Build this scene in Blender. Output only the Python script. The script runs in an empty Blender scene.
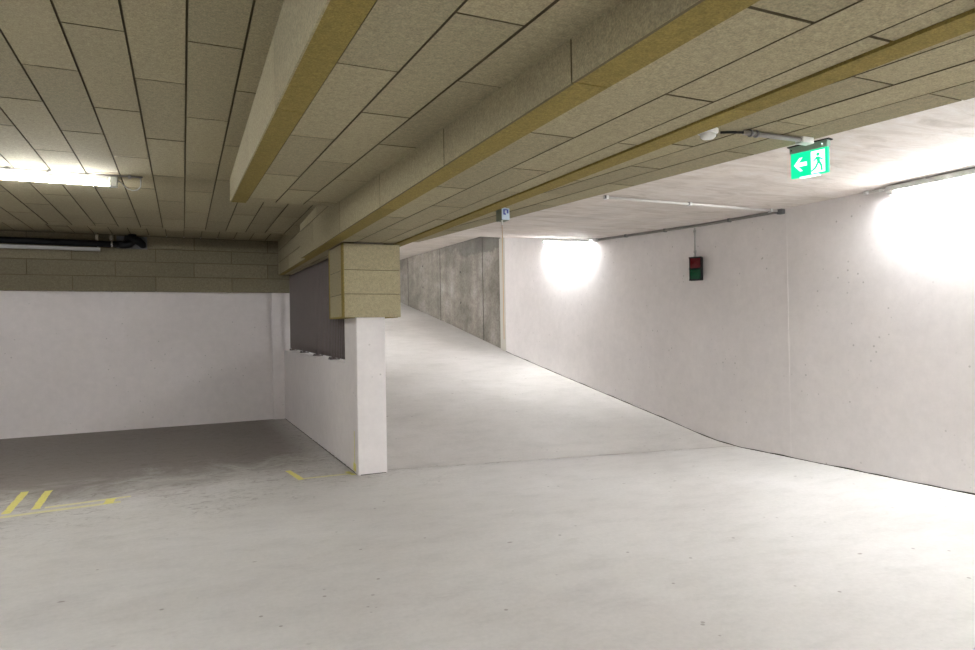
import bpy, bmesh, math, random
from mathutils import Vector, Matrix
random.seed(7)
S = bpy.context.scene
COL = S.collection

# ------------------------------------------------------------------ camera
cam_data = bpy.data.cameras.new('camera'); cam = bpy.data.objects.new('camera', cam_data); COL.objects.link(cam)
YAW, PITCH, ROLL = 0.429405, 0.0056014, -0.0168723
F = Vector((math.sin(YAW)*math.cos(PITCH), math.cos(YAW)*math.cos(PITCH), math.sin(PITCH)))
r0 = Vector((math.cos(YAW), -math.sin(YAW), 0)); u0_ = r0.cross(F)
R_ = r0*math.cos(ROLL)+u0_*math.sin(ROLL); U_ = -r0*math.sin(ROLL)+u0_*math.cos(ROLL)
m = Matrix((R_, U_, -F)).transposed().to_4x4(); m.translation = Vector((0, 0, 1.5))
cam.matrix_world = m
cam_data.sensor_width = 36; cam_data.lens = 36*665.09/975
cam_data.clip_start = .05; cam_data.clip_end = 100
S.camera = cam
# ------------------------------------------------------------------ world / exposure
w = bpy.data.worlds.new('world'); S.world = w; w.use_nodes = True
w.node_tree.nodes['Background'].inputs[0].default_value = (.75, .85, 1, 1)
w.node_tree.nodes['Background'].inputs[1].default_value = .3
S.view_settings.view_transform = 'Standard'; S.view_settings.look = 'None'
S.view_settings.gamma = 1; S.view_settings.exposure = 2.05
S.view_settings.use_curve_mapping = False
TUBE = 118.0        # radiance of the fluorescent tubes
TUBE_LEFT = 50.0
TUBE_RAMP = 84.0
TUBE_NEAR = 58.0     # unseen lamps added over the near end of the left bay

# ------------------------------------------------------------------ materials
def lin(c): return tuple(((v/255)/12.92 if v/255 <= .04045 else ((v/255+.055)/1.055)**2.4) for v in c)+(1,)
class NT:
    def __init__(s, name):
        s.m = bpy.data.materials.new(name); s.m.use_nodes = True
        s.n = s.m.node_tree.nodes; s.l = s.m.node_tree.links
        s.b = s.n['Principled BSDF']; s.tc = s.n.new('ShaderNodeTexCoord')
    def mapping(s, scale=(1,1,1), rot=(0,0,0)):
        a = s.n.new('ShaderNodeMapping'); a.inputs['Scale'].default_value = scale; a.inputs['Rotation'].default_value = rot
        s.l.new(s.tc.outputs['Object'], a.inputs['Vector']); return a.outputs[0]
    def noise(s, scale, detail=4, rough=.55, vec=None, dist=0):
        a = s.n.new('ShaderNodeTexNoise'); a.inputs['Scale'].default_value = scale
        a.inputs['Detail'].default_value = detail; a.inputs['Roughness'].default_value = rough
        a.inputs['Distortion'].default_value = dist
        s.l.new(vec or s.tc.outputs['Object'], a.inputs['Vector']); return a.outputs['Fac']
    def ramp(s, fac, stops):
        a = s.n.new('ShaderNodeValToRGB'); e = a.color_ramp.elements
        while len(e) < len(stops): e.new(.5)
        for i, (p, c) in enumerate(stops):
            e[i].position = p; e[i].color = c if len(c) == 4 else tuple(c)+(1,)
        s.l.new(fac, a.inputs[0]); return a.outputs[0]
    def mix(s, fac, a, b, mode='MIX'):
        x = s.n.new('ShaderNodeMix'); x.data_type = 'RGBA'; x.blend_type = mode
        for sock, v in ((x.inputs[0], fac), (x.inputs[6], a), (x.inputs[7], b)):
            if isinstance(v, bpy.types.NodeSocket): s.l.new(v, sock)
            else: sock.default_value = v
        return x.outputs[2]
    def math(s, op, a, b=0, clamp=False):
        x = s.n.new('ShaderNodeMath'); x.operation = op; x.use_clamp = clamp
        for sock, v in ((x.inputs[0], a), (x.inputs[1], b)):
            if isinstance(v, bpy.types.NodeSocket): s.l.new(v, sock)
            else: sock.default_value = v
        return x.outputs[0]
    def sep(s):
        x = s.n.new('ShaderNodeSeparateXYZ'); s.l.new(s.tc.outputs['Object'], x.inputs[0]); return x.outputs
    def mr(s, v, a, b, c=0, d=1):
        x = s.n.new('ShaderNodeMapRange'); x.inputs[1].default_value = a; x.inputs[2].default_value = b
        x.inputs[3].default_value = c; x.inputs[4].default_value = d; x.interpolation_type = 'SMOOTHSTEP'
        s.l.new(v, x.inputs[0]); return x.outputs[0]
    def bump(s, h, strength, dist=.01):
        x = s.n.new('ShaderNodeBump'); x.inputs['Strength'].default_value = strength; x.inputs['Distance'].default_value = dist
        s.l.new(h, x.inputs['Height']); s.l.new(x.outputs[0], s.b.inputs['Normal'])
    def out(s, col, rough=.8):
        if isinstance(col, bpy.types.NodeSocket): s.l.new(col, s.b.inputs['Base Color'])
        else: s.b.inputs['Base Color'].default_value = col
        if isinstance(rough, bpy.types.NodeSocket): s.l.new(rough, s.b.inputs['Roughness'])
        else: s.b.inputs['Roughness'].default_value = rough
        s.b.inputs['Specular IOR Level'].default_value = .3
        return s.m
def g(v): return (v, v, v, 1)

def panel_mat(name, base, var=.1):
    t = NT(name)
    geo = t.n.new('ShaderNodeNewGeometry')
    per = t.mr(geo.outputs['Random Per Island'], 0, 1, 1-var, 1+var*.6)
    fine = t.ramp(t.noise(130, 3, .7), [(.3, g(.68)), (.7, g(1.22))])
    mid = t.ramp(t.noise(38, 5, .75), [(.3, g(.80)), (.7, g(1.16))])
    c = t.mix(1, base, fine, 'MULTIPLY'); c = t.mix(1, c, mid, 'MULTIPLY')
    pc = t.n.new('ShaderNodeCombineColor')
    for i in range(3): t.l.new(per, pc.inputs[i])
    c = t.mix(1, c, pc.outputs[0], 'MULTIPLY')
    t.bump(t.noise(160, 2, .7), .35, .004)
    return t.out(c, .95)
M = {}
M['panel'] = panel_mat('mineral_panel_face', (.355, .310, .196, 1))
M['olive'] = panel_mat('mineral_panel_raw_edge', (.255, .193, .052, 1), .08)
M['panel_wall'] = panel_mat('shaded_wall_panel_face', (.225, .195, .128, 1))  # darker copy of the panel: dim light on the rear wall put into the colour
M['backing'] = NT('panel_joint').out((.115, .094, .050, 1), .95)

def wall_mat(name, base, speck=.5, stain=.06, dark=(.30, .28, .26, 1)):
    t = NT(name)
    big = t.ramp(t.noise(.9, 5), [(.3, g(1-stain)), (.7, g(1+stain*.5))])
    c = t.mix(1, base, big, 'MULTIPLY')
    med = t.ramp(t.noise(9, 6, .7), [(.3, g(.945)), (.7, g(1.035))])
    c = t.mix(1, c, med, 'MULTIPLY')
    v = t.n.new('ShaderNodeTexVoronoi'); v.inputs['Scale'].default_value = 11; t.l.new(t.tc.outputs['Object'], v.inputs['Vector'])
    pit = t.mr(v.outputs['Distance'], .07, .15, 1, 0)
    sel = t.mr(t.noise(2.2, 2), .5, .62)
    f = t.math('MULTIPLY', t.math('MULTIPLY', pit, sel), speck)
    c = t.mix(f, c, dark)
    t.bump(t.math('ADD', t.noise(5, 6, .6), t.math('MULTIPLY', f, -.6)), .25, .012)
    return t.out(c, .72)
M['wall'] = wall_mat('white_painted_concrete', (.785, .745, .735, 1), .55)
M['wall_left'] = wall_mat('off_white_painted_concrete', (.74, .69, .675, 1))

def slab_mat():
    t = NT('board_marked_concrete')
    st = t.noise(3.0, 8, .72, t.mapping((.55, 2.3, 1)), 1.2)
    st2 = t.noise(1.2, 5, .6, t.mapping((1.6, .5, 1)))
    c = t.ramp(st, [(.3, (.55, .485, .43, 1)), (.5, (.72, .655, .60, 1)), (.7, (.80, .76, .73, 1))])
    c = t.mix(1, c, t.ramp(st2, [(.3, g(.86)), (.7, g(1.06))]), 'MULTIPLY')
    t.bump(st, .6, .02)
    return t.out(c, .8)
M['slab'] = slab_mat()

def raw_mat():
    t = NT('raw_stained_concrete')
    x, y, z = t.sep()
    n1 = t.noise(1.3, 7, .66, t.mapping((1, .8, 1.1)))
    n2 = t.noise(22, 5, .7)
    c = t.ramp(n1, [(.28, (.135, .12, .098, 1)), (.5, (.235, .212, .18, 1)), (.72, (.36, .335, .30, 1))])
    c = t.mix(1, c, t.ramp(n2, [(.32, g(.72)), (.6, g(1.08))]), 'MULTIPLY')
    # dark damp blotch with its own ragged outline below the slab, and vertical shutter streaks
    zz = t.math('ADD', z, t.math('MULTIPLY', t.noise(1.1, 5, .6), 1.1))
    zz = t.math('SUBTRACT', zz, t.math('MULTIPLY', t.math('SUBTRACT', y, 12.7), .10))
    blot = t.math('MULTIPLY', t.mr(zz, 3.68, 3.76), t.mr(y, 14.5, 18.5, 1, .15))
    c = t.mix(t.math('MULTIPLY', blot, .62), c, (.10, .095, .085, 1))
    v = t.n.new('ShaderNodeTexVoronoi'); v.inputs['Scale'].default_value = 9; t.l.new(t.tc.outputs['Object'], v.inputs['Vector'])
    f = t.math('MULTIPLY', t.mr(v.outputs['Distance'], .07, .2, 1, 0), t.mr(t.noise(3, 3), .5, .58))
    c = t.mix(t.math('MULTIPLY', f, .6), c, (.10, .09, .08, 1))
    # broad pale / dark shutter bands by board
    band = t.ramp(t.noise(1.1, 3, .5, t.mapping((1, 2.5, .12))), [(.35, g(.88)), (.65, g(1.08))])
    c = t.mix(1, c, band, 'MULTIPLY')
    t.bump(n2, .5, .01)
    return t.out(c, .85)
M['raw'] = raw_mat()

def floor_mat(name, ramp=False):
    t = NT(name)
    x, y, z = t.sep()
    n1 = t.noise(.55, 6, .6, dist=.3)
    n2 = t.noise(2.6, 8, .7, t.mapping((1, 2.0, 1), (0, 0, .35)))
    n3 = t.noise(30, 4, .7)
    if ramp: lo, mi, hi = (.45, .425, .40, 1), (.54, .515, .49, 1), (.61, .585, .565, 1)
    else: lo, mi, hi = (.50, .475, .455, 1), (.565, .545, .525, 1), (.62, .60, .585, 1)
    c = t.ramp(n1, [(.3, lo), (.5, mi), (.7, hi)])
    c = t.mix(1, c, t.ramp(n2, [(.28, g(.89)), (.5, g(1)), (.75, g(1.05))]), 'MULTIPLY')
    c = t.mix(1, c, t.ramp(n3, [(.3, g(.94)), (.7, g(1.04))]), 'MULTIPLY')
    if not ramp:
        # damp stain plus dimmer light put into the colour, past a ragged rear-left line
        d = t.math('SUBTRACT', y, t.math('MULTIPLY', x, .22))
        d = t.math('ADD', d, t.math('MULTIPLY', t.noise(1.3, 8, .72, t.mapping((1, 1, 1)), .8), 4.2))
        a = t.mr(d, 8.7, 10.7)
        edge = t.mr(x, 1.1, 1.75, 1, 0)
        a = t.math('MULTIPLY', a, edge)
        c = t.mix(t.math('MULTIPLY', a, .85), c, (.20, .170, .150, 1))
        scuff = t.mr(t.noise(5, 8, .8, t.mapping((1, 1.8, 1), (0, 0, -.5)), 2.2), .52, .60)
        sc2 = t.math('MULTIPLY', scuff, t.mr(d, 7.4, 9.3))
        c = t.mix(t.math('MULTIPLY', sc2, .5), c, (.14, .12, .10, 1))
    # small dark drips and specks
    v = t.n.new('ShaderNodeTexVoronoi'); v.inputs['Scale'].default_value = 2.1
    t.l.new(t.mapping((1, 1.6, 1)), v.inputs['Vector'])
    dd = t.math('ADD', v.outputs['Distance'], t.math('MULTIPLY', t.noise(9, 3), .10))
    f = t.math('MULTIPLY', t.mr(dd, .07, .105, 1, 0), t.mr(t.noise(1.1, 2), .44, .50))
    c = t.mix(t.math('MULTIPLY', f, .7), c, (.20, .17, .15, 1))
    v2 = t.n.new('ShaderNodeTexVoronoi'); v2.inputs['Scale'].default_value = 7; t.l.new(t.tc.outputs['Object'], v2.inputs['Vector'])
    f2 = t.math('MULTIPLY', t.mr(v2.outputs['Distance'], .06, .10, 1, 0), t.mr(t.noise(2.3, 2), .52, .56))
    c = t.mix(t.math('MULTIPLY', f2, .6), c, (.17, .15, .13, 1))
    sm = t.mr(t.noise(1.7, 9, .78, t.mapping((1, 2.2, 1), (0, 0, .25)), .6), .56, .72)
    c = t.mix(t.math('MULTIPLY', sm, .28), c, (.33, .29, .26, 1))
    t.bump(n2, .12, .01)
    return t.out(c, t.ramp(n1, [(.3, g(.55)), (.7, g(.75))]))
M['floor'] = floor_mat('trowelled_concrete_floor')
M['ramp'] = floor_mat('brushed_ramp_concrete', True)
M['crack'] = NT('dark_joint').out((.06, .052, .045, 1), .95)
M['mark'] = NT('tie_hole_filler').out((.33, .31, .31, 1), .9)

def plain(name, c, rough=.5, metal=0, spec=.5, noise=0):
    t = NT(name); t.b.inputs['Metallic'].default_value = metal
    col = c
    if noise:
        col = t.mix(1, c, t.ramp(t.noise(40, 3), [(.3, g(1-noise)), (.7, g(1+noise*.5))]), 'MULTIPLY')
    mt = t.out(col, rough); t.b.inputs['Specular IOR Level'].default_value = spec
    return mt
M['white_pl'] = plain('white_plastic', (.74, .74, .72, 1), .4, noise=.03)
M['grey_pl'] = plain('grey_plastic', (.40, .40, .38, 1), .45, noise=.05)
M['conduit'] = plain('grey_conduit', (.25, .235, .22, 1), .5, noise=.08)
M['pale_conduit'] = plain('pale_conduit', (.70, .68, .65, 1), .4, noise=.04)
M['black'] = plain('black_rubber', (.007, .007, .008, 1), .6, 0, .25, noise=.1)
M['chrome'] = plain('galvanised_clip', (.7, .7, .72, 1), .25, 1)
M['plate'] = plain('grey_sealing_plate', (.16, .16, .165, 1), .6, noise=.15)
M['slat'] = plain('brown_powder_coat', (.088, .068, .062, 1), .5, noise=.1)
M['tape'] = plain('yellow_tape', (.76, .70, .20, 1), .6, noise=.12)
M['tape_old'] = plain('faded_yellow_chalk', (.68, .64, .38, 1), .9, noise=.12)
M['red'] = plain('red_signal_glass', (.095, .003, .005, 1), .12)
M['green'] = plain('green_signal_glass', (.002, .05, .02, 1), .12)
M['blue'] = plain('blue_print', (.04, .06, .30, 1), .5)
M['sw_front'] = plain('pale_blue_label', (.42, .52, .62, 1), .4)
M['sw_side'] = plain('greenish_housing', (.16, .19, .14, 1), .5)
M['cord'] = plain('orange_cord', (.50, .30, .13, 1), .7)
M['sign_grey'] = plain('sign_housing', (.30, .42, .35, 1), .5)
def emis(name, col, s):
    t = NT(name); t.b.inputs['Base Color'].default_value = col
    t.b.inputs['Emission Color'].default_value = col; t.b.inputs['Emission Strength'].default_value = s
    return t.m
M['tube_ramp'] = emis('lit_tube_ramp', (.95, .985, 1, 1), TUBE_RAMP)
M['tube'] = emis('lit_tube', (.95, .985, 1, 1), TUBE)
M['tube_left'] = emis('lit_tube_soft', (.97, .985, 1, 1), TUBE_LEFT)
M['tube_near'] = emis('lit_tube_near', (.95, .985, 1, 1), TUBE_NEAR)
M['exit_green'] = emis('lit_green', (.0, .62, .27, 1), .32)
M['exit_white'] = emis('lit_white', (.72, 1, .88, 1), .62)

# ------------------------------------------------------------------ mesh helpers
def V(*a): return Vector(a)
def quad(bm, a, b, c, d, mi=0):
    f = bm.faces.new([bm.verts.new(p) for p in (a, b, c, d)]); f.material_index = mi; return f
def hexa(bm, p, mi=0):
    """p: 8 points, bottom four then top four"""
    v = [bm.verts.new(q) for q in p]
    for i in ((3,2,1,0), (4,5,6,7), (0,1,5,4), (1,2,6,5), (2,3,7,6), (3,0,4,7)):
        bm.faces.new([v[k] for k in i]).material_index = mi
    return v
def box(bm, x0, y0, z0, x1, y1, z1, mi=0):
    return hexa(bm, [V(x0,y0,z0), V(x1,y0,z0), V(x1,y1,z0), V(x0,y1,z0), V(x0,y0,z1), V(x1,y0,z1), V(x1,y1,z1), V(x0,y1,z1)], mi)
def frame_of(d):
    d = d.normalized(); up = V(0,0,1) if abs(d.z) < .9 else V(1,0,0)
    a = d.cross(up).normalized(); return a, a.cross(d)
def tube(bm, pts, r, n=12, mi=0, caps=True, smooth=True):
    pts = [Vector(p) for p in pts]; rings = []
    rs = r if isinstance(r, (list, tuple)) else [r]*len(pts)
    a = None
    for i, p in enumerate(pts):
        d = (pts[min(i+1, len(pts)-1)]-pts[max(i-1, 0)]).normalized()
        if a is None: a, b = frame_of(d)
        else:
            a = (a - d*a.dot(d)).normalized(); b = a.cross(d)
        rings.append([bm.verts.new(p+(a*math.cos(2*math.pi*k/n)+b*math.sin(2*math.pi*k/n))*rs[i]) for k in range(n)])
    for i in range(len(rings)-1):
        for k in range(n):
            f = bm.faces.new([rings[i][k], rings[i][(k+1) % n], rings[i+1][(k+1) % n], rings[i+1][k]]); f.smooth = smooth; f.material_index = mi
    if caps:
        bm.faces.new(rings[0]).material_index = mi; bm.faces.new(rings[-1][::-1]).material_index = mi
def obj(name, bm, mats, parent=None, kind=None, bevel=0):
    if bevel:
        bmesh.ops.bevel(bm, geom=list(bm.edges), offset=bevel, segments=2, affect='EDGES', profile=.5)
    bmesh.ops.recalc_face_normals(bm, faces=bm.faces)
    me = bpy.data.meshes.new(name); bm.to_mesh(me); bm.free()
    for mt in (mats if isinstance(mats, (list, tuple)) else [mats]): me.materials.append(mt)
    o = bpy.data.objects.new(name, me); COL.objects.link(o)
    if parent:
        o.parent = parent; o.matrix_parent_inverse = Matrix.Identity(4)
        pass
    if kind: o['kind'] = kind
    return o
def struct(name, bm, mats, bevel=0): return obj(name, bm, mats, None, 'structure', bevel)
def tag(o, label, cat, group=None):
    o['label'] = label; o['category'] = cat
    if group: o['group'] = group
    return o
def thing(name, loc, label, cat, group=None, rz=0):
    o = bpy.data.objects.new(name, None); COL.objects.link(o); o.location = loc; o.rotation_euler = (0, 0, rz)
    o.empty_display_size = .1
    return tag(o, label, cat, group)
def B(): return bmesh.new()

# panel cladding: fn(u, v, w) maps board coordinates to space, w = depth behind the face
def boards(bm, fn, rows, joints, u0, u1, gap=.0105, thick=.024, mi=0, edge_gap=True):
    for i in range(len(rows)-1):
        va, vb = rows[i]+gap/2, rows[i+1]-gap/2
        js = [u0]+[j for j in sorted(joints[i % len(joints)] if not callable(joints) else joints(i)) if u0+.02 < j < u1-.02]+[u1]
        for a, b in zip(js[:-1], js[1:]):
            a2, b2 = a+gap/2, b-gap/2
            dz = random.uniform(0, .0022)
            hexa(bm, [fn(a2, va, dz), fn(b2, va, dz), fn(b2, vb, dz), fn(a2, vb, dz),
                      fn(a2, va, thick), fn(b2, va, thick), fn(b2, vb, thick), fn(a2, vb, thick)], 1)
            bm.faces.ensure_lookup_table(); bm.faces[-6].material_index = mi
def period(ph, p, a, b):
    k = math.ceil((a-ph)/p); out = []
    while ph+k*p < b: out.append(ph+k*p); k += 1
    return out

# ------------------------------------------------------------------ geometry of the place
Y0 = -4.0
XW = 6.17                    # face of the painted right wall
XL = -6.5
ZA = 2.87
def Zb(y): return 1.5+.897+.045*y         # sloping soffits B and D
def Zc(y): return 1.5+.81+.0155*y         # underside of the wide clad beam
def Xc(y): return 1.17+.0233*y            # its left face
def X3(y): return 1.905+.022*y            # its right raw edge strip
def slab(y):
    k = [(-5, 2.79), (5.4, 2.79), (6.7, 2.82), (9.05, 2.935), (10.9, 3.185), (12.7, 3.43), (13.9, 3.61), (20, 3.70), (26, 3.70)]
    for (a, za), (b, zb) in zip(k[:-1], k[1:]):
        if y <= b: return za+(zb-za)*(y-a)/(b-a)
    return k[-1][1]
def Pr(y):
    k = [(0, 0), (6.2, 0), (6.45, .014), (6.75, .05), (7.2, .13), (8.89, .405), (10.37, .643), (12.76, 1.042), (15.77, 1.61), (20, 2.35), (22, 2.62), (23.5, 2.68), (27, 2.68)]
    for (a, za), (b, zb) in zip(k[:-1], k[1:]):
        if y <= b: return za+(zb-za)*(y-a)/(b-a)
    return k[-1][1]
def y0r(x): return 6.95-.18*(x-1.95)
def ramp_z(x, y):
    sh = (y0r(x)-6.2)*max(0, min(1, (9.5-y)/2.5))
    return Pr(y-sh)

# floor
bm = B(); quad(bm, V(XL,Y0,0), V(XW+.05,Y0,0), V(XW+.05,7.0,0), V(XL,7.0,0)); quad(bm, V(XL,7.0,0), V(1.96,7.0,0), V(1.96,12.2,0), V(XL,12.2,0))
bmesh.ops.remove_doubles(bm, verts=bm.verts, dist=1e-4)
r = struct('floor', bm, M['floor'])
bm = B(); ys = [0]+[.12*k for k in range(1, 60)]; rows_ = []
NX = 14
for j in range(90):
    row = []
    for i in range(NX+1):
        x = 1.94+(XW+.04-1.94)*i/NX
        ya = y0r(x); y = ya+(j/89)**1.6*(26-ya)
        row.append(bm.verts.new((x, y, ramp_z(x, y)+.004)))
    rows_.append(row)
for j in range(89):
    for i in range(NX):
        f = bm.faces.new([rows_[j][i], rows_[j][i+1], rows_[j+1][i+1], rows_[j+1][i]]); f.smooth = True
struct('ramp_floor', bm, M['ramp'])
# joint where the ramp starts
bm = B()
for k in range(40):
    xa = 1.98+k*(XW-1.98)/40; xb = 1.98+(k+1)*(XW-1.98)/40
    if random.random() < .25: continue
    wv = .003+random.random()*.003; oa = .01*math.sin(k*1.7); ob = .01*math.sin((k+1)*1.7)
    za = .0055
    quad(bm, V(xa, y0r(xa)+oa-wv, za), V(xb, y0r(xb)+ob-wv, za), V(xb, y0r(xb)+ob+wv, za+.001), V(xa, y0r(xa)+oa+wv, za+.001))
JT = plain('worn_joint', (.27, .24, .21, 1), .9)
o = struct('floor_joint_trim', bm, JT)

# right wall, painted, with seams
bm = B()
ys = [Y0, 5.4, 6.7, 9.05, 10.9, 12.74]
for a, b in zip(ys[:-1], ys[1:]):
    quad(bm, V(XW,a,-.05), V(XW,b,-.05), V(XW,b,slab(b)+.05), V(XW,a,slab(a)+.05))
quad(bm, V(XW,12.74,-.05), V(XW+.2,12.74,-.05), V(XW+.2,12.74,3.6), V(XW,12.74,3.6))
bmesh.ops.remove_doubles(bm, verts=bm.verts, dist=1e-4)
box(bm, XW-.002, 5.37, 0, XW+.01, 5.395, 2.79)
box(bm, XW-.003, 2.6, 0, XW+.01, 2.612, 2.79)
struct('wall_right', bm, M['wall'])
# dark crack along its foot
bm = B(); n = 120
for k in range(n):
    ya = .5+k*(12.7-.5)/n; yb = .5+(k+1)*(12.7-.5)/n
    ha, hb = [.006+.010*abs(math.sin(v*3.1)*math.sin(v*7.7)) for v in (ya, yb)]
    fa = ramp_z(XW, ya)+.004 if ya > y0r(XW) else .0; fb = ramp_z(XW, yb)+.004 if yb > y0r(XW) else .0
    quad(bm, V(XW-.004, ya, fa), V(XW-.004, yb, fb), V(XW-.0045, yb, fb+hb), V(XW-.0045, ya, fa+ha))
struct('trim_1', bm, M['crack'])
# raw concrete wall of the ramp
bm = B(); XR = XW+.035
ys = [12.6, 13.9, 20, 26]
for a, b in zip(ys[:-1], ys[1:]):
    quad(bm, V(XR,a,0), V(XR,b,0), V(XR,b,slab(b)+.05), V(XR,a,slab(a)+.05))
bmesh.ops.remove_doubles(bm, verts=bm.verts, dist=1e-4)
for y in (13.76, 16.5, 19.25, 22.0):
    box(bm, XR-.006, y-.009, .9, XR+.01, y+.009, slab(y)-.01, 1)
for k, (y, z) in enumerate([(15.1, 2.15), (15.1, 2.9), (17.9, 2.7), (17.9, 3.3)]):
    tube(bm, [(XR-.003, y, z), (XR+.01, y, z)], .03, 10, 1)
struct('wall_ramp', bm, [M['raw'], M['crack']])
# pale unpainted jamb strip at the end of the painted wall
bm = B(); box(bm, XW-.008, 12.55, .95, XR+.02, 12.80, 3.42)
struct('trim_2', bm, NT('pale_jamb').out((.50, .475, .42, 1), .8), .004)

# slab over the drive lane and the ramp
bm = B(); ys = [Y0, 5.4, 6.7, 9.05, 10.9, 12.7, 13.9, 20, 26]
for a, b in zip(ys[:-1], ys[1:]):
    quad(bm, V(1.9,a,slab(a)), V(XW+.1,a,slab(a)), V(XW+.1,b,slab(b)), V(1.9,b,slab(b)))
bmesh.ops.remove_doubles(bm, verts=bm.verts, dist=1e-4)
struct('concrete_ceiling', bm, M['slab'])

# left bay ceiling (A), panel soffit
rowsA = [.033+.2525*k for k in range(-26, 7)]
bm = B()
boards(bm, lambda u, v, w_: V(v, u, ZA+w_), rowsA, lambda i: period(3.40 if (i % 2) == 0 else 2.80, 1.2, Y0, 9.65), Y0, 9.65)
box(bm, XL, Y0, ZA+.018, 1.5, 9.65, ZA+.24, 1)
quad(bm, V(XL,9.6,3.09), V(1.6,9.6,3.09), V(1.6,12.2,3.09), V(XL,12.2,3.09), 1)
boards(bm, lambda u, v, w_: V(v, u, 3.07+w_), rowsA, lambda i: period(3.40 if (i % 2) == 0 else 2.80, 1.2, 9.65, 12.1), 9.66, 12.1)
struct('ceiling', bm, [M['panel'], M['backing']])

# sloping soffit B with its side board
bm = B()
boards(bm, lambda u, v, w_: V(v, u, Zb(u)+w_), [.535, .781, 1.027, 1.30], lambda i: period(2.50 if i % 2 == 0 else 1.91, 1.2, Y0, 6.3), Y0, 6.33)
hexa(bm, [V(.50,Y0,Zb(Y0)+.02), V(1.32,Y0,Zb(Y0)+.02), V(1.32,6.32,Zb(6.32)+.02), V(.50,6.32,Zb(6.32)+.02),
          V(.50,Y0,ZA+.02), V(1.32,Y0,ZA+.02), V(1.32,6.32,ZA+.02), V(.50,6.32,ZA+.02)], 1)
# raw lower edge: boards 0.125 thick, pale skin on the left side
js = [Y0]+period(3.185, 1.3, Y0, 6.3)+[6.35]
for a, b in zip(js[:-1], js[1:]):
    a2, b2 = a+.003, b-.003
    hexa(bm, [V(.405,a2,Zb(a2)-.012), V(.53,a2,Zb(a2)-.012), V(.53,b2,Zb(b2)-.012), V(.405,b2,Zb(b2)-.012),
              V(.405,a2,ZA), V(.53,a2,ZA), V(.53,b2,ZA), V(.405,b2,ZA)], 2)
    hexa(bm, [V(.397,a2,Zb(a2)-.014), V(.4055,a2,Zb(a2)-.014), V(.4055,b2,Zb(b2)-.014), V(.397,b2,Zb(b2)-.014),
              V(.397,a2,ZA), V(.4055,a2,ZA), V(.4055,b2,ZA), V(.397,b2,ZA)], 0)
struct('ceiling_soffit', bm, [M['panel'], M['backing'], M['olive']])

# wide downstand beam clad in panels
bm = B(); YE = 12.05; YF = 6.80
def cf(u, v, w_):     # v measured right of the left face
    return V(Xc(u)+v, u, Zc(u)+w_)
def cf3(u, v, w_): return V(X3(u)+v, u, Zc(u)+w_)
# core
core = []
for y in (Y0, YE):
    core += [V(Xc(y)+.085, y, Zc(y)+.02), V(X3(y)+.10, y, Zc(y)+.02), V(X3(y)+.10, y, 3.10), V(Xc(y)+.085, y, 3.10)]
hexa(bm, core, 1)
# underside boards between the raw strips
def underside(rows_fn, js, u0, u1):
    cuts = [u0]+[j for j in js if u0+.03 < j < u1-.03]+[u1]
    for a, b in zip(cuts[:-1], cuts[1:]):
        a2, b2 = a+.006, b-.006; dz = random.uniform(0, .002)
        p = []
        for w_ in (dz+.004, .03):
            for (y, s) in ((a2, 0), (a2, 1), (b2, 1), (b2, 0)):
                p.append(V(rows_fn(y)[s], y, Zc(y)+w_))
        hexa(bm, p, 1); bm.faces.ensure_lookup_table(); bm.faces[-6].material_index = 0
l0 = lambda y: Xc(y)+.148; l1 = lambda y: 1.60+.006*y; l2 = lambda y: 1.815+.0125*y
underside(lambda y: (l0(y)+.004, l1(y)-.004), period(1.295, 1.26, Y0, YE), Y0, YE)
underside(lambda y: (l1(y)+.004, l2(y)-.004), period(1.925, 1.27, Y0, YE), Y0, YE)
underside(lambda y: (l2(y)+.004, X3(y)-.003), period(1.29, 1.26, Y0, YE), Y0, YE)
# raw edge of the left side boards, and of the right ones
js = sorted([Y0]+period(1.925, 1.36, Y0, YE)+[8.70, YE])
for a, b in zip(js[:-1], js[1:]):
    a2, b2 = a+.003, b-.003
    for fx, w0, w1 in ((Xc, .006, .146), (X3, 0, .115)):
        p = []
        for dz in (-.006, .20):
            for y, s in ((a2, w0), (a2, w1), (b2, w1), (b2, w0)): p.append(V(fx(y)+s+(.067 if (s == .006 and a > 8.6) else 0), y, Zc(y)+dz))
        hexa(bm, p, 2)
# pale skin on the left face: lower course, upper course, recessed rear part
def side(bm, y0, y1, zlo, zhi, js, rec=0.0, mi=0):
    cuts = [y0]+[j for j in js if y0+.03 < j < y1-.03]+[y1]
    for a, b in zip(cuts[:-1], cuts[1:]):
        a2, b2 = a+.0045, b-.0045; p = []
        for s in (0+rec, .012+rec):
            for y, zf in ((a2, zlo), (b2, zlo), (b2, zhi), (a2, zhi)): p.append(V(Xc(y)+s, y, zf(y)))
        hexa(bm, p, 1); bm.faces.ensure_lookup_table(); bm.faces[-6].material_index = mi
jb = [1.931, 3.228, 4.579, 6.068, 7.643]
Zmid = lambda y: Zc(y)+.33
side(bm, Y0, 8.70, lambda y: Zc(y)-.008, lambda y: Zmid(y)-.004, jb)
side(bm, Y0, 8.70, lambda y: Zmid(y)+.004, lambda y: ZA-.003, [.6+1.35*k for k in range(-3, 7)])
for k in range(3):
    side(bm, 8.71, YE, (lambda y, k=k: Zc(y)-.004+.205*k+.004) if k else (lambda y: Zc(y)-.004), (lambda y, k=k: Zc(y)-.004+.205*(k+1)-.004) if k < 2 else (lambda y: (ZA-.003 if y < 9.63 else 3.065)), [9.9, 11.1] if k % 2 else [9.3, 10.5, 11.7], rec=.065)
    # backing behind the recess is the core
struct('clad_ceiling_beam', bm, [M['panel'], M['backing'], M['olive']])

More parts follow.
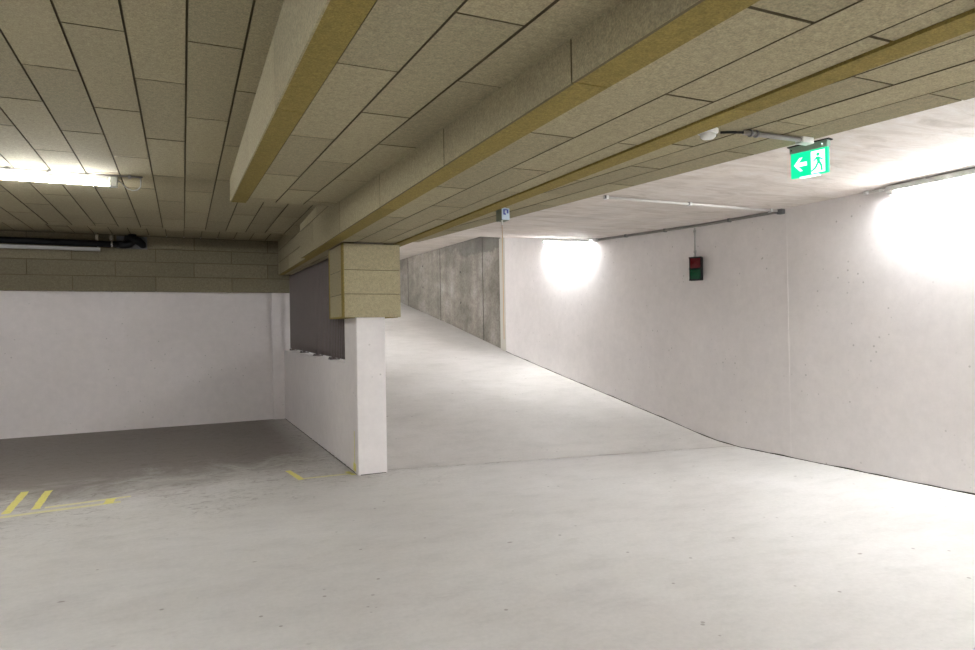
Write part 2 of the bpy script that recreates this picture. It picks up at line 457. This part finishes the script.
# sloping soffit D right of the beam
bm = B()
rowsD = [2.165, 2.415, 2.662, 2.905, 3.15]
boards(bm, lambda u, v, w_: V(v+.012*u if v > 2.3 else v, u, Zb(u)+w_), rowsD, lambda i: period([2.39, 1.79, 2.39, 1.797][i], 1.2, Y0, 9.6), Y0, 9.6)
hexa(bm, [V(2.12,Y0,Zb(Y0)+.02), V(3.09,Y0,Zb(Y0)+.02), V(3.26,9.58,Zb(9.58)+.02), V(2.12,9.58,Zb(9.58)+.02),
          V(2.12,Y0,2.80), V(3.09,Y0,2.80), V(3.26,9.58,3.02), V(2.12,9.58,3.02)], 1)
struct('lane_ceiling_soffit', bm, [M['panel'], M['backing']])

# rear wall of the left bay
bm = B()
def yb(x): return 12.03+.035*min(0, x-1.6)
quad(bm, V(XL,yb(XL),-.02), V(1.95,yb(1.6)+.0,-.02), V(1.95,yb(1.6),3.12), V(XL,yb(XL),3.12))
def wbox(x0, z0, x1, z1, d, mi=0):
    hexa(bm, [V(x0,yb(x0)-d,z0), V(x1,yb(x1)-d,z0), V(x1,yb(x1)+.01,z0), V(x0,yb(x0)+.01,z0), V(x0,yb(x0)-d,z1), V(x1,yb(x1)-d,z1), V(x1,yb(x1)+.01,z1), V(x0,yb(x0)+.01,z1)], mi)
for x in (.497, -1.0, -2.5): wbox(x-.005, 0, x+.005, 2.17, .004)
wbox(-3, 1.222, 1.36, 1.230, .003)
for x, z in ((-1.66,.70), (-1.60,.70), (-.378,.745), (1.092,.76), (.05, 1.15), (-2.9,.7)): wbox(x-.014, z-.02, x+.014, z+.02, .003, 1)
struct('wall_back', bm, [M['wall_left'], M['mark']])
bm = B()    # slim pier in the corner
box(bm, 1.395, 11.965, 0, 1.70, 12.06, 2.18)
struct('wall_pier', bm, M['wall_left'])
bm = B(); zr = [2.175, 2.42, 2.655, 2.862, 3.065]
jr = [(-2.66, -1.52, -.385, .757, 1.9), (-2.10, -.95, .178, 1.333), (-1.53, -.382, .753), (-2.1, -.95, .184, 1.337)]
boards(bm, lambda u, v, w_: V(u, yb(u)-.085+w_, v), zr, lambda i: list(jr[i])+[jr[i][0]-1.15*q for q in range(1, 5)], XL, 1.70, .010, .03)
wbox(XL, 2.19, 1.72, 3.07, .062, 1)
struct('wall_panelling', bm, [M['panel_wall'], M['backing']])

# other sides of the room
bm = B(); quad(bm, V(XL,Y0,0), V(XL,12.3,0), V(XL,12.3,3.12), V(XL,Y0,3.12)); struct('wall_left', bm, M['wall_left'])
bm = B(); quad(bm, V(XL,Y0,0), V(XW,Y0,0), V(XW,Y0,3.12), V(XL,Y0,3.12)); struct('wall_front', bm, M['wall'])
bm = B(); quad(bm, V(1.94,12.03,0), V(1.94,26,0), V(1.94,26,3.75), V(1.94,12.03,3.75)); struct('wall_ramp_side', bm, M['wall'])
bm = B(); quad(bm, V(1.9,26,0), V(XW+.1,26,0), V(XW+.1,26,3.75), V(1.9,26,3.75)); struct('wall_ramp_end', bm, M['wall'])

# column and low wall
def rbox(x0, y0, z0, x1, y1, z1, bev):
    b_ = B(); box(b_, x0, y0, z0, x1, y1, z1)
    es = [e for e in b_.edges if abs((e.verts[0].co-e.verts[1].co).z) > .01]
    bmesh.ops.bevel(b_, geom=es, offset=bev, segments=3, affect='EDGES', profile=.5); return b_
struct('column', rbox(1.634, 6.845, -.01, 1.945, 7.40, 2.42, .014), M['wall'])
bm = B()
hexa(bm, [V(1.636,7.38,-.02), V(1.945,7.38,-.02), V(1.945,12.04,-.02), V(1.592,12.04,-.02),
          V(1.636,7.38,1.142), V(1.945,7.38,1.142), V(1.945,12.04,1.188), V(1.592,12.04,1.188)])
struct('low_wall', bm, M['wall'])
bm = B()
for k in range(60):
    ya = 6.9+k*5.1/60; yb2 = ya+5.1/60; h = .006+.006*abs(math.sin(k*1.3))
    xf = lambda y: 1.631-max(0, y-7.38)*.00945
    quad(bm, V(xf(ya)-.001, ya, 0), V(xf(yb2)-.001, yb2, 0), V(xf(yb2)-.001, yb2, h), V(xf(ya)-.001, ya, h))
box(bm, 1.66, 6.840, 0, 1.93, 6.846, .006)
struct('trim_3', bm, M['crack'])

# cladding box round the column head
bm = B()
x0, x1, yf, yr, zb, zt = 1.497, 2.103, 6.80, 7.50, 1.64, 2.41
zs = [1.640, 1.882, 2.131, 2.408]
box(bm, x0+.01, yf+.012, zb+.012, x1-.01, yr, zt, 1)
for i in range(3):
    a, b = zs[i]+(.004 if i else 0), zs[i+1]-.004
    box(bm, x0+.012, yf+.008, a, x1, yf+.10, b, 2)           # raw thickness
    box(bm, x0+.012, yf, a, x1, yf+.009, b, 0)               # front skin
    box(bm, x0+.004, yf+.108, a, x0+.02, yr-.012, b, 0)      # left skin
    box(bm, x1-.006, yf+.108, a, x1+.004, yr, b, 0)
box(bm, x0, yf+.006, zb, x0+.02, yf+.098, zs[3], 2)
box(bm, x0-.002, yr-.012, zb, x0+.02, yr+.02, zs[3], 2)
box(bm, x0+.003, yf+.1, zb-.004, x1, yr, zb+.012, 2)
struct('column_cladding', bm, [M['panel'], M['backing'], M['olive']])

# ------------------------------------------------------------------ things
# brown slatted screen in the opening over the low wall
scr = thing('slatted_screen', (1.74, 7.45, 1.16), 'brown vertical slatted metal screen above the low white wall behind the column', 'screen')
def rel(parent, bm):
    inv = (Matrix.Translation(parent.location) @ parent.rotation_euler.to_matrix().to_4x4()).inverted()
    bmesh.ops.transform(bm, matrix=inv, verts=bm.verts); return bm
xs_ = lambda y: 1.682+.004*(y-7.4)
zbt = lambda y: 1.143+.0098*(y-7.38)
bm = B()
for zlo in (.055,):
    hexa(bm, [V(xs_(7.42),7.42,zbt(7.42)+zlo), V(xs_(7.42)+.03,7.42,zbt(7.42)+zlo), V(xs_(11.9)+.03,11.9,zbt(11.9)+zlo), V(xs_(11.9),11.9,zbt(11.9)+zlo),
              V(xs_(7.42),7.42,zbt(7.42)+zlo+.03), V(xs_(7.42)+.03,7.42,zbt(7.42)+zlo+.03), V(xs_(11.9)+.03,11.9,zbt(11.9)+zlo+.03), V(xs_(11.9),11.9,zbt(11.9)+zlo+.03)])
obj('bottom_rail', rel(scr, bm), M['slat'], scr)
bm = B(); ztp = lambda y: Zc(y)-.012
hexa(bm, [V(xs_(7.52),7.52,ztp(7.52)-.03), V(xs_(7.52)+.03,7.52,ztp(7.52)-.03), V(xs_(11.9)+.03,11.9,ztp(11.9)-.03), V(xs_(11.9),11.9,ztp(11.9)-.03),
          V(xs_(7.52),7.52,ztp(7.52)), V(xs_(7.52)+.03,7.52,ztp(7.52)), V(xs_(11.9)+.03,11.9,ztp(11.9)), V(xs_(11.9),11.9,ztp(11.9))])
obj('top_rail', rel(scr, bm), M['slat'], scr)
ys_ = [7.46+.0945*k for k in range(48)]
for k, y in enumerate(ys_):
    bm = B(); zt_ = (Zc(y)-.02) if y > 7.52 else 1.632
    wd = (.028, .038, .026, .046)[k % 4]
    box(bm, xs_(y)-.012, y-.010, zbt(y)+.03, xs_(y)-.012+wd, y+.010, zt_)
    obj('slat', rel(scr, bm), M['slat'], scr)
for y in (8.32, 9.42, 10.6, 11.75):
    bm = B()
    box(bm, xs_(y)-.008, y-.03, zbt(y)-.001, xs_(y)+.034, y+.03, zbt(y)+.07)
    box(bm, xs_(y)-.045, y-.065, zbt(y)-.001, xs_(y)+.075, y+.065, zbt(y)+.010)
    tube(bm, [(xs_(y)-.03, y-.045, zbt(y)), (xs_(y)-.03, y-.045, zbt(y)+.03)], .009, 8)
    tube(bm, [(xs_(y)-.03, y+.045, zbt(y)), (xs_(y)-.03, y+.045, zbt(y)+.03)], .009, 8)
    obj('foot', rel(scr, bm), M['slat'], scr)

# fluorescent battens
def batten(loc, d, length, label, group, tube_m, wings=False, upv=None, slim=False):
    """loc = end point, d = direction; body against the ceiling, tube below"""
    d = Vector(d).normalized(); up = Vector(upv) if upv else V(0,0,1); up = (up-d*up.dot(d)).normalized(); sd = d.cross(up)
    t = thing('fluorescent_lamp', loc, label, 'lamp', group); P = lambda a, s, u: d*a+sd*s+up*u
    bm = B()
    prof = [(-.046, .0), (-.052, -.050), (-.046, -.054), (.046, -.054), (.052, -.050), (.046, 0)]
    if wings: prof = [(-.040, .0), (-.046, -.050), (-.042, -.050), (-.030, -.020), (.030, -.020), (.042, -.050), (.046, -.050), (.040, 0)]
    if slim: prof = [(-.022, .0), (-.022, -.035), (-.014, -.050), (.014, -.050), (.022, -.035), (.022, 0)]
    N = len(prof)
    a = [bm.verts.new(P(0, s, u)) for s, u in prof]; b = [bm.verts.new(P(length, s, u)) for s, u in prof]
    for k in range(N): bm.faces.new([a[k], a[(k+1) % N], b[(k+1) % N], b[k]])
    bm.faces.new(a); bm.faces.new(b[::-1]); obj('housing', bm, M['white_pl'], t)
    bm = B(); uz = -.050 if wings else (-.066 if slim else -.058)
    tube(bm, [P(.05, 0, uz), P(length-.05, 0, uz)], .017 if slim else .022, 14); obj('glowing_tube', bm, tube_m, t)
    lo_ = -.088 if slim else -.078
    for s in (0, 1):
        bm = B(); c = .0 if s == 0 else length-.06
        q = []
        for u in (lo_, -.0):
            for aa, ss in ((c, -.036), (c+.06, -.036), (c+.06, .036), (c, .036)): q.append(P(aa, ss, u))
        hexa(bm, q); obj('end_cap', bm, M['white_pl'], t, bevel=.006)
    for s in (.25, .75):
        bm = B(); q = []
        for u in (-.005, .012):
            for aa, ss in ((length*s-.015, -.048), (length*s+.015, -.048), (length*s+.015, .048), (length*s-.015, .048)): q.append(P(aa, ss, u))
        hexa(bm, q); obj('mounting_clip', bm, M['chrome'], t)
    return t
batten((-.50, 6.555, ZA-.004), (-1, .0, 0), 1.55, 'lit white fluorescent lamp under the panelled ceiling at upper left', None, M['tube_left'], slim=True)
batten((XW-.075, 4.13, 2.778), (0, -1, 0), 1.55, 'lit fluorescent lamp at the top of the right wall, cut by the picture edge', None, M['tube'])
t = batten((XW-.075, 9.17, slab(9.17)-.012), (0, 1.55, slab(10.72)-slab(9.17)), 1.58, 'lit fluorescent lamp over the ramp beside the dark concrete wall', None, M['tube_ramp'])
# unseen lamps, added to brighten the floor, walls and ramp
batten((XW-.075, -.15, 2.778), (0, -1, 0), 1.55, 'added unseen lit fluorescent lamp nearest the front of the lane', None, M['tube'])
batten((-1.2, 1.1, ZA-.01), (-1, 0, 0), 1.55, 'added unseen lit fluorescent lamp over the near end of the left bay', None, M['tube_near'], True)
batten((-4.2, 6.555, ZA-.01), (-1, 0, 0), 1.55, 'added unseen lit fluorescent lamp farther left in the left bay', None, M['tube_left'], slim=True)
batten((2.35, 18.6, 3.67), (0, -1, 0), 1.55, 'added unseen lit fluorescent lamp on the left side of the ramp, the upper one', None, M['tube_ramp'])
batten((2.35, 14.6, 3.60), (0, -1, -.1), 1.55, 'added unseen lit fluorescent lamp on the left side of the ramp, the lower one', None, M['tube_ramp'])
batten((XW-.12, 23.9, 3.69), (0, -1, 0), 1.5, 'added lit fluorescent lamp high on the ramp wall hidden behind the column', None, M['tube_ramp'])
batten((4.6, -2.6, 2.775), (-1, 0, 0), 1.55, 'added unseen lit fluorescent lamp across the lane behind the viewer', None, M['tube'])
batten((-1.2, -2.2, ZA-.01), (-1, 0, 0), 1.55, 'added unseen lit fluorescent lamp over the rear of the left bay', None, M['tube_near'], True)
batten((XW-.075, -2.4, 2.778), (0, -1, 0), 1.5, 'added unseen lit fluorescent lamp on the right wall behind the viewer', None, M['tube'])

# wires of the left lamp
bm = B(); tube(bm, [(-6.2, 6.47, ZA-.012), (-.30, 6.46, ZA-.012)], .007, 8)
cw = tag(obj('lamp_cable', bm, M['conduit']), 'thin dark cable clipped to the ceiling just in front of the left lamp', 'cable')
for x in (-1.27, -.99, -.72, -.40):
    bm = B(); box(bm, x-.012, 6.448, ZA-.026, x+.012, 6.484, ZA+.001); obj('cable_clip', bm, M['conduit'], cw)
bm = B()
tube(bm, [(-.32, 6.465, ZA-.012), (-.315, 6.47, ZA-.05), (-.32, 6.49, ZA-.09), (-.345, 6.50, ZA-.115), (-.38, 6.51, ZA-.12), (-.42, 6.52, ZA-.105), (-.45, 6.535, ZA-.075), (-.48, 6.55, ZA-.045), (-.505, 6.555, ZA-.04)], .005, 8)
tag(obj('connection_wire', bm, M['grey_pl']), 'grey looped wire hanging between the ceiling cable and the left lamp end', 'wire')

# black pipe with elbow at the rear wall
yp = 11.74
def yq(x): return yb(x)-.21
pp = thing('drain_pipe', (-.75, yp, 2.93), 'black pipe with an elbow running along the top of the rear panelled wall', 'pipe')
bm = B(); tube(bm, [(-6.2, yq(-6.2), 2.93), (-.80, yp, 2.90)], .048, 16); obj('pipe_run', rel(pp, bm), M['black'], pp)
bm = B(); pts = []
tube(bm, [(-.88, yp, 2.90), (-.80, yp, 2.90), (-.745, yp, 2.915), (-.71, yp, 2.95), (-.70, yp, 3.00), (-.70, yp, 3.065)], [.054, .056, .06, .062, .06, .058], 16)
tube(bm, [(-.79, yp+.02, 3.0), (-.70, yp-.02, 3.0), (-.62, yp, 2.965), (-.56, yp+.02, 2.91), (-.555, yp+.04, 2.88)], [.05, .062, .062, .055, .045], 16)
obj('elbow', rel(pp, bm), M['black'], pp)
for x in (-1.17, -.98):
    bm = B(); tube(bm, [(x-.012, yp, 2.905), (x+.012, yp, 2.905)], .056, 16)
    tube(bm, [(x, yp, 2.95), (x, yp, 3.068)], .009, 8)
    box(bm, x-.03, yp-.055, 2.962, x+.012, yp-.03, 3.03)
    obj('pipe_clamp', rel(pp, bm), M['chrome'], pp)
bm = B(); box(bm, -.93, yb(-.5)-.10, 2.855, -.50, yb(-.5)-.058, 3.05)
tag(obj('wall_plate', bm, M['plate'], bevel=.006), 'dark grey plate on the rear panelling behind the black pipe elbow', 'plate')
bm = B(); hexa(bm, [V(x, yq(x)+o_, z) for z in (2.79, 2.84) for x, o_ in ((-6.2,-.03), (-1.14,-.03), (-1.14,.035), (-6.2,.035))])
tag(obj('cable_trunking', bm, M['grey_pl']), 'pale slim trunking running just under the black pipe at the rear wall', 'trunking')

# tapes on the bay floor
def strip(name, a, b, wd, mt, label, group=None, z=.0015):
    a, b = Vector(a), Vector(b); d = (b-a); L_ = d.length; d.normalize(); s = V(-d.y, d.x)
    bm = B(); n = 12; top = []; 
    pts = [(a+d*L_*k/n) for k in range(n+1)]
    L1 = [bm.verts.new((p.x+s.x*wd*(.5+random.uniform(-.06,.06)), p.y+s.y*wd*(.5+random.uniform(-.06,.06)), z)) for p in pts]
    R1 = [bm.verts.new((p.x-s.x*wd*(.5+random.uniform(-.06,.06)), p.y-s.y*wd*(.5+random.uniform(-.06,.06)), z)) for p in pts]
    for k in range(n): bm.faces.new([L1[k], L1[k+1], R1[k+1], R1[k]])
    r_ = bmesh.ops.extrude_face_region(bm, geom=list(bm.faces)); bmesh.ops.translate(bm, vec=(0,0,-.0012), verts=[v for v in r_['geom'] if isinstance(v, bmesh.types.BMVert)])
    return tag(obj(name, bm, mt), label, 'tape' if name == 'floor_tape' else 'marking', group)
def V2(x, y): return Vector((x, y))
def V(*a): return Vector(a)
strip('floor_tape', (-1.385, 6.84), (-1.405, 7.72), .065, M['tape'], 'left of the two short yellow tapes on the bay floor, by the picture edge')
strip('floor_tape', (-1.185, 6.90), (-1.205, 7.66), .065, M['tape'], 'right of the two short yellow tapes on the bay floor')
strip('floor_marking', (-1.9, 6.66), (-.53, 6.835), .07, M['tape_old'], 'long thin faded yellow line touching the ends of the two short tapes')
strip('floor_marking', (-1.12, 6.915), (-.46, 7.015), .06, M['tape_old'], 'shorter faded yellow line running just behind the long one')
strip('floor_tape', (-.625, 6.80), (-.615, 7.0), .075, M['tape'], 'small yellow tape patch joining the right ends of the two faded lines', z=.003)
strip('floor_tape', (1.075, 6.94), (1.01, 7.46), .06, M['tape'], 'small yellow tape piece on the floor left of the white column')
strip('floor_marking', (1.10, 6.98), (1.60, 6.98), .055, M['tape_old'], 'faint yellow line from the tape piece to the column foot')
strip('floor_tape', (1.60, 6.90), (1.57, 7.10), .05, M['tape'], 'yellow tape blob on the floor at the foot of the white column')
bm = B(); box(bm, 1.6325, 6.99, .02, 1.6345, 7.008, .44)
box(bm, 1.632, 6.95, .02, 1.6345, 7.06, .10)
tag(obj('wall_marking', bm, M['tape']), 'thin vertical yellow line on the left side of the white column', 'marking')

# pull switch at the right edge of the wide beam
sw = thing('pull_switch', (2.155, 4.46, 2.34), 'small pull switch box under the panelled beam with a blue mark on its face', 'switch')
bx0, bx1, by0, by1, bz0, bz1 = 2.142, 2.212, 4.40, 4.50, 2.30, 2.39
bm = B(); box(bm, bx0+.004, by0+.006, bz0, bx1, by1, bz1); obj('housing', rel(sw, bm), M['sw_side'], sw, bevel=.004)
bm = B(); box(bm, bx0+.006, by0, bz0+.003, bx1-.003, by0+.008, bz1-.003); obj('face_label', rel(sw, bm), M['sw_front'], sw)
bm = B()
box(bm, bx0+.016, by0-.002, bz0+.040, bx0+.027, by0+.001, bz1-.010)
box(bm, bx0+.027, by0-.002, bz0+.038, bx0+.036, by0+.001, bz0+.050)
box(bm, bx0+.046, by0-.002, bz0+.050, bx0+.057, by0+.001, bz1-.010)
box(bm, bx0+.027, by0-.002, bz1-.018, bx0+.046, by0+.001, bz1-.010)
obj('blue_mark', rel(sw, bm), M['blue'], sw)
bm = B(); box(bm, bx0+.02, by0+.03, bz1-.002, bx1-.02, by1-.03, Zc(4.45)+.0+.13); obj('mounting_bracket', rel(sw, bm), M['grey_pl'], sw)
bm = B(); tube(bm, [(bx0+.015, by0+.02, bz0-.035), (bx0+.015, by0+.02, bz0)], .006, 8); obj('cord_grommet', rel(sw, bm), M['white_pl'], sw)
bm = B(); tube(bm, [(bx0+.015, by0+.02, 1.42), (bx0+.015, by0+.02, bz0-.03)], .0022, 6); obj('pull_cord', rel(sw, bm), M['cord'], sw)

# smoke detector and conduit to the exit sign
yd = 2.66
sd = thing('smoke_detector', (2.50, yd, Zb(yd)), 'white round detector on the panelled soffit beside the beam edge', 'detector')
bm = B(); tube(bm, [(0,0,0), (0,0,-.018), (0,0,-.022)], [.052, .052, .045], 24); obj('base', bm, M['white_pl'], sd)
bm = B(); tube(bm, [(0,0,-.020), (0,0,-.036), (0,0,-.046), (0,0,-.050)], [.040, .040, .030, .012], 24); obj('dome', bm, M['white_pl'], sd)
bm = B(); box(bm, .030, -.012, -.032, .05, .012, -.026); obj('vent_slot', bm, M['black'], sd)
bm = B(); zz = Zb(2.57)-.016
tube(bm, [(2.555, 2.63, zz+.004), (2.60, 2.60, zz+.002), (2.66, 2.575, zz)], .007, 8)
obj_c = None
tag(obj('detector_cable', bm, M['black']), 'short black cable end between the round detector and the grey conduit', 'cable')
bm = B(); tube(bm, [(2.66, 2.575, zz), (3.06, 2.565, zz)], .013, 12)
cn = tag(obj('conduit', bm, M['conduit']), 'grey conduit on the panelled soffit leading to the green exit sign', 'conduit')
for x in (2.70, 2.74):
    bm = B(); tube(bm, [(x, 2.573, zz), (x+.012, 2.573, zz)], .019, 12); obj('conduit_clip', bm, M['plate'], cn)
bm = B(); box(bm, 3.06, 2.545, Zb(2.56)-.032, 3.145, 2.60, Zb(2.56)+.002)
tag(obj('junction_box', bm, M['white_pl'], bevel=.005), 'small white junction box between the conduit and the exit sign', 'junction box')

# emergency exit sign, double sided lit plate
p0 = V(3.235, 2.775); p1 = V(3.280, 2.562)
es_y = p1-p0; Ls = es_y.length; es_y.normalize()
ztop = 2.520
ex = thing('exit_sign', (p0.x, p0.y, ztop), 'lit green emergency exit sign with arrow and running figure hanging from the ceiling', 'sign')
nrm = V(es_y.y, -es_y.x)   # facing the camera (-x side)
if nrm.x > 0: nrm = -nrm
def sp(a, z, n_): return V(es_y.x*a+nrm.x*n_, es_y.y*a+nrm.y*n_, z)
def splate(bm, a0, z0, a1, z1, n0, n1, mi=0):
    hexa(bm, [sp(a0,z0,n0), sp(a1,z0,n0), sp(a1,z0,n1), sp(a0,z0,n1), sp(a0,z1,n0), sp(a1,z1,n0), sp(a1,z1,n1), sp(a0,z1,n1)], mi)
bm = B(); splate(bm, 0, -.038, Ls, 0, -.018, .018); obj('housing', bm, M['sign_grey'], ex, bevel=.002)
bm = B(); splate(bm, -.012, -.0, Ls+.012, .006, -.024, .024); obj('mounting_bar', bm, M['black'], ex)
for a, mt in ((.012, 'black'), (Ls-.028, 'exit_white')):
    bm = B(); tube(bm, [sp(a, -.019, .016), sp(a, -.019, .021)], .004, 8); obj('indicator_light' if mt != 'black' else 'screw', bm, M[mt], ex)
bm = B(); splate(bm, .003, -.180, Ls-.003, -.038, -.010, .010); obj('green_panel', bm, M['exit_green'], ex)
def poly(bm, pts, n_=.0115):
    vs = [bm.verts.new(sp(a, z, n_)) for a, z in pts]; f = bm.faces.new(vs)
    r_ = bmesh.ops.extrude_face_region(bm, geom=[f]); bmesh.ops.translate(bm, vec=(-nrm.x*.001, -nrm.y*.001, 0), verts=[v for v in r_['geom'] if isinstance(v, bmesh.types.BMVert)])
bm = B(); cy = -.108; a0 = .022
poly(bm, [(a0, cy), (a0+.034, cy+.038), (a0+.050, cy+.038), (a0+.026, cy+.011), (a0+.075, cy+.011), (a0+.075, cy-.011), (a0+.026, cy-.011), (a0+.050, cy-.038), (a0+.034, cy-.038)])
obj('arrow', bm, M['exit_white'], ex)
bm = B(); da, db = Ls*.56, Ls-.018
poly(bm, [(da, -.172), (da, -.048), (db, -.048), (db, -.172)], .0112)
obj('door_symbol', bm, M['exit_white'], ex)
bm = B()
c = (da+.040, -.070)
poly(bm, [(c[0]+.010*math.cos(k*math.pi/5), c[1]+.010*math.sin(k*math.pi/5)) for k in range(10)], .0125)
poly(bm, [(da+.028, -.082), (da+.048, -.084), (da+.052, -.112), (da+.036, -.114)], .0125)
poly(bm, [(da+.048, -.086), (da+.068, -.100), (da+.066, -.106), (da+.046, -.096)], .0126)
poly(bm, [(da+.030, -.084), (da+.010, -.104), (da+.014, -.109), (da+.034, -.094)], .0126)
poly(bm, [(da+.036, -.112), (da+.048, -.112), (da+.030, -.146), (da+.004, -.164), (da-.002, -.157), (da+.021, -.139)], .0127)
poly(bm, [(da+.040, -.112), (da+.053, -.112), (da+.064, -.134), (da+.066, -.164), (da+.056, -.164), (da+.053, -.138)], .0128)
obj('running_figure', bm, M['exit_green'], ex)
bm = B(); splate(bm, .055, -.186, Ls-.055, -.179, -.012, .012); obj('downlight_strip', bm, M['exit_white'], ex)

# pale conduit on the slab, and the dark one along the wall top
bm = B(); tube(bm, [(3.78, 5.46, 2.775), (6.13, 5.45, 2.775)], .013, 12)
pc = tag(obj('conduit', bm, M['pale_conduit']), 'pale conduit crossing the bare concrete ceiling to the right wall', 'conduit')
for x in (3.81, 4.86, 6.02):
    bm = B(); box(bm, x-.012, 5.43, 2.757, x+.012, 5.486, 2.792); obj('conduit_clip', bm, M['white_pl'], pc)
    bm = B(); box(bm, x-.022, 5.44, 2.762, x-.012, 5.476, 2.792); obj('clip_shadow_strip', bm, M['plate'], pc)  # dark strip beside each clip stands in for its shadow
bm = B(); ys2 = [5.43, 5.8, 6.7, 7.6, 9.02]
tube(bm, [(XW-.03, y, slab(y)-.022) for y in ys2], .018, 12)
wc = tag(obj('conduit', bm, M['conduit']), 'dark grey conduit running along the top of the right wall', 'conduit')
for y in (5.47, 6.2, 7.4, 8.3):
    bm = B(); box(bm, XW-.052, y-.012, slab(y)-.044, XW-.004, y+.012, slab(y)-.001); obj('conduit_clip', bm, M['plate'], wc)
bm = B(); box(bm, XW-.06, 5.385, 2.735, XW-.002, 5.455, 2.79)
tag(obj('junction_box', bm, M['plate'], bevel=.005), 'small dark box in the ceiling corner where pale and dark conduits meet', 'junction box')
bm = B(); tube(bm, [(XW-.05, 4.42, 2.768), (XW-.06, 4.33, 2.765), (XW-.075, 4.20, 2.765), (XW-.075, 4.13, 2.765)], [.010, .011, .011, .01], 10)
rc = tag(obj('conduit', bm, M['pale_conduit']), 'short pale conduit joining the end of the right wall lamp', 'conduit')
for y in (4.36, 4.20):
    bm = B(); tube(bm, [(XW-.072, y-.02, 2.766), (XW-.072, y+.02, 2.766)], .018, 12); obj('coupling', bm, M['white_pl'], rc)
bm = B(); box(bm, XW-.10, 9.02, slab(9.05)-.052, XW-.02, 9.10, slab(9.05)-.002)
tag(obj('junction_box', bm, M['white_pl'], bevel=.006), 'small white box at the lower end of the lamp over the ramp', 'junction box')

# traffic signal on the right wall
tx, ty = XW-.10, 6.72
rz = math.atan2(-.55, -.83)-math.pi   # front looks along local -x
tl = thing('traffic_signal', (tx, ty, 2.08), 'black two-lamp traffic signal with red over green on the right wall', 'traffic signal', rz=rz)
W2, H = .080, .305
bm = B(); box(bm, -.035, -W2, 0, .045, W2, H); obj('housing', bm, M['black'], tl, bevel=.006)
for nm, mt, z0 in (('red_lens', 'red', .164), ('green_lens', 'green', .020)):
    bm = B(); n = 10
    g_ = [[bm.verts.new((-.037-.010*(1-((i/n*2-1)**2))*(1-((j/n*2-1)**2)), -.063+.126*i/n, z0+.122*j/n)) for j in range(n+1)] for i in range(n+1)]
    for i in range(n):
        for j in range(n):
            f = bm.faces.new([g_[i][j], g_[i+1][j], g_[i+1][j+1], g_[i][j+1]]); f.smooth = True
    o = obj(nm, bm, M[mt], tl); o['label'] = nm.split('_')[0]+' unlit lens'
for za, zb_ in ((.145, .160), (.290, .305), (0, .014)):
    bm = B(); box(bm, -.046, -W2, za, -.034, W2, zb_); obj('frame_bar', bm, M['black'], tl)
bm = B(); box(bm, .04, -.03, .10, .125, .03, .22); obj('wall_bracket', bm, M['black'], tl)
bm = B()
tube(bm, [(XW-.03, ty+.09, 2.40), (XW-.03, ty+.09, 2.775)], .011, 10)
tube(bm, [(XW-.075, ty+.06, 2.385), (XW-.03, ty+.09, 2.425)], .013, 8)
sc = tag(obj('conduit', bm, M['grey_pl']), 'thin grey vertical conduit dropping from the wall top to the traffic signal', 'conduit')
for z in (2.47, 2.735):
    bm = B(); tube(bm, [(XW-.03, ty+.09, z-.016), (XW-.03, ty+.09, z+.016)], .019, 10); obj('conduit_clip', bm, M['grey_pl'], sc)
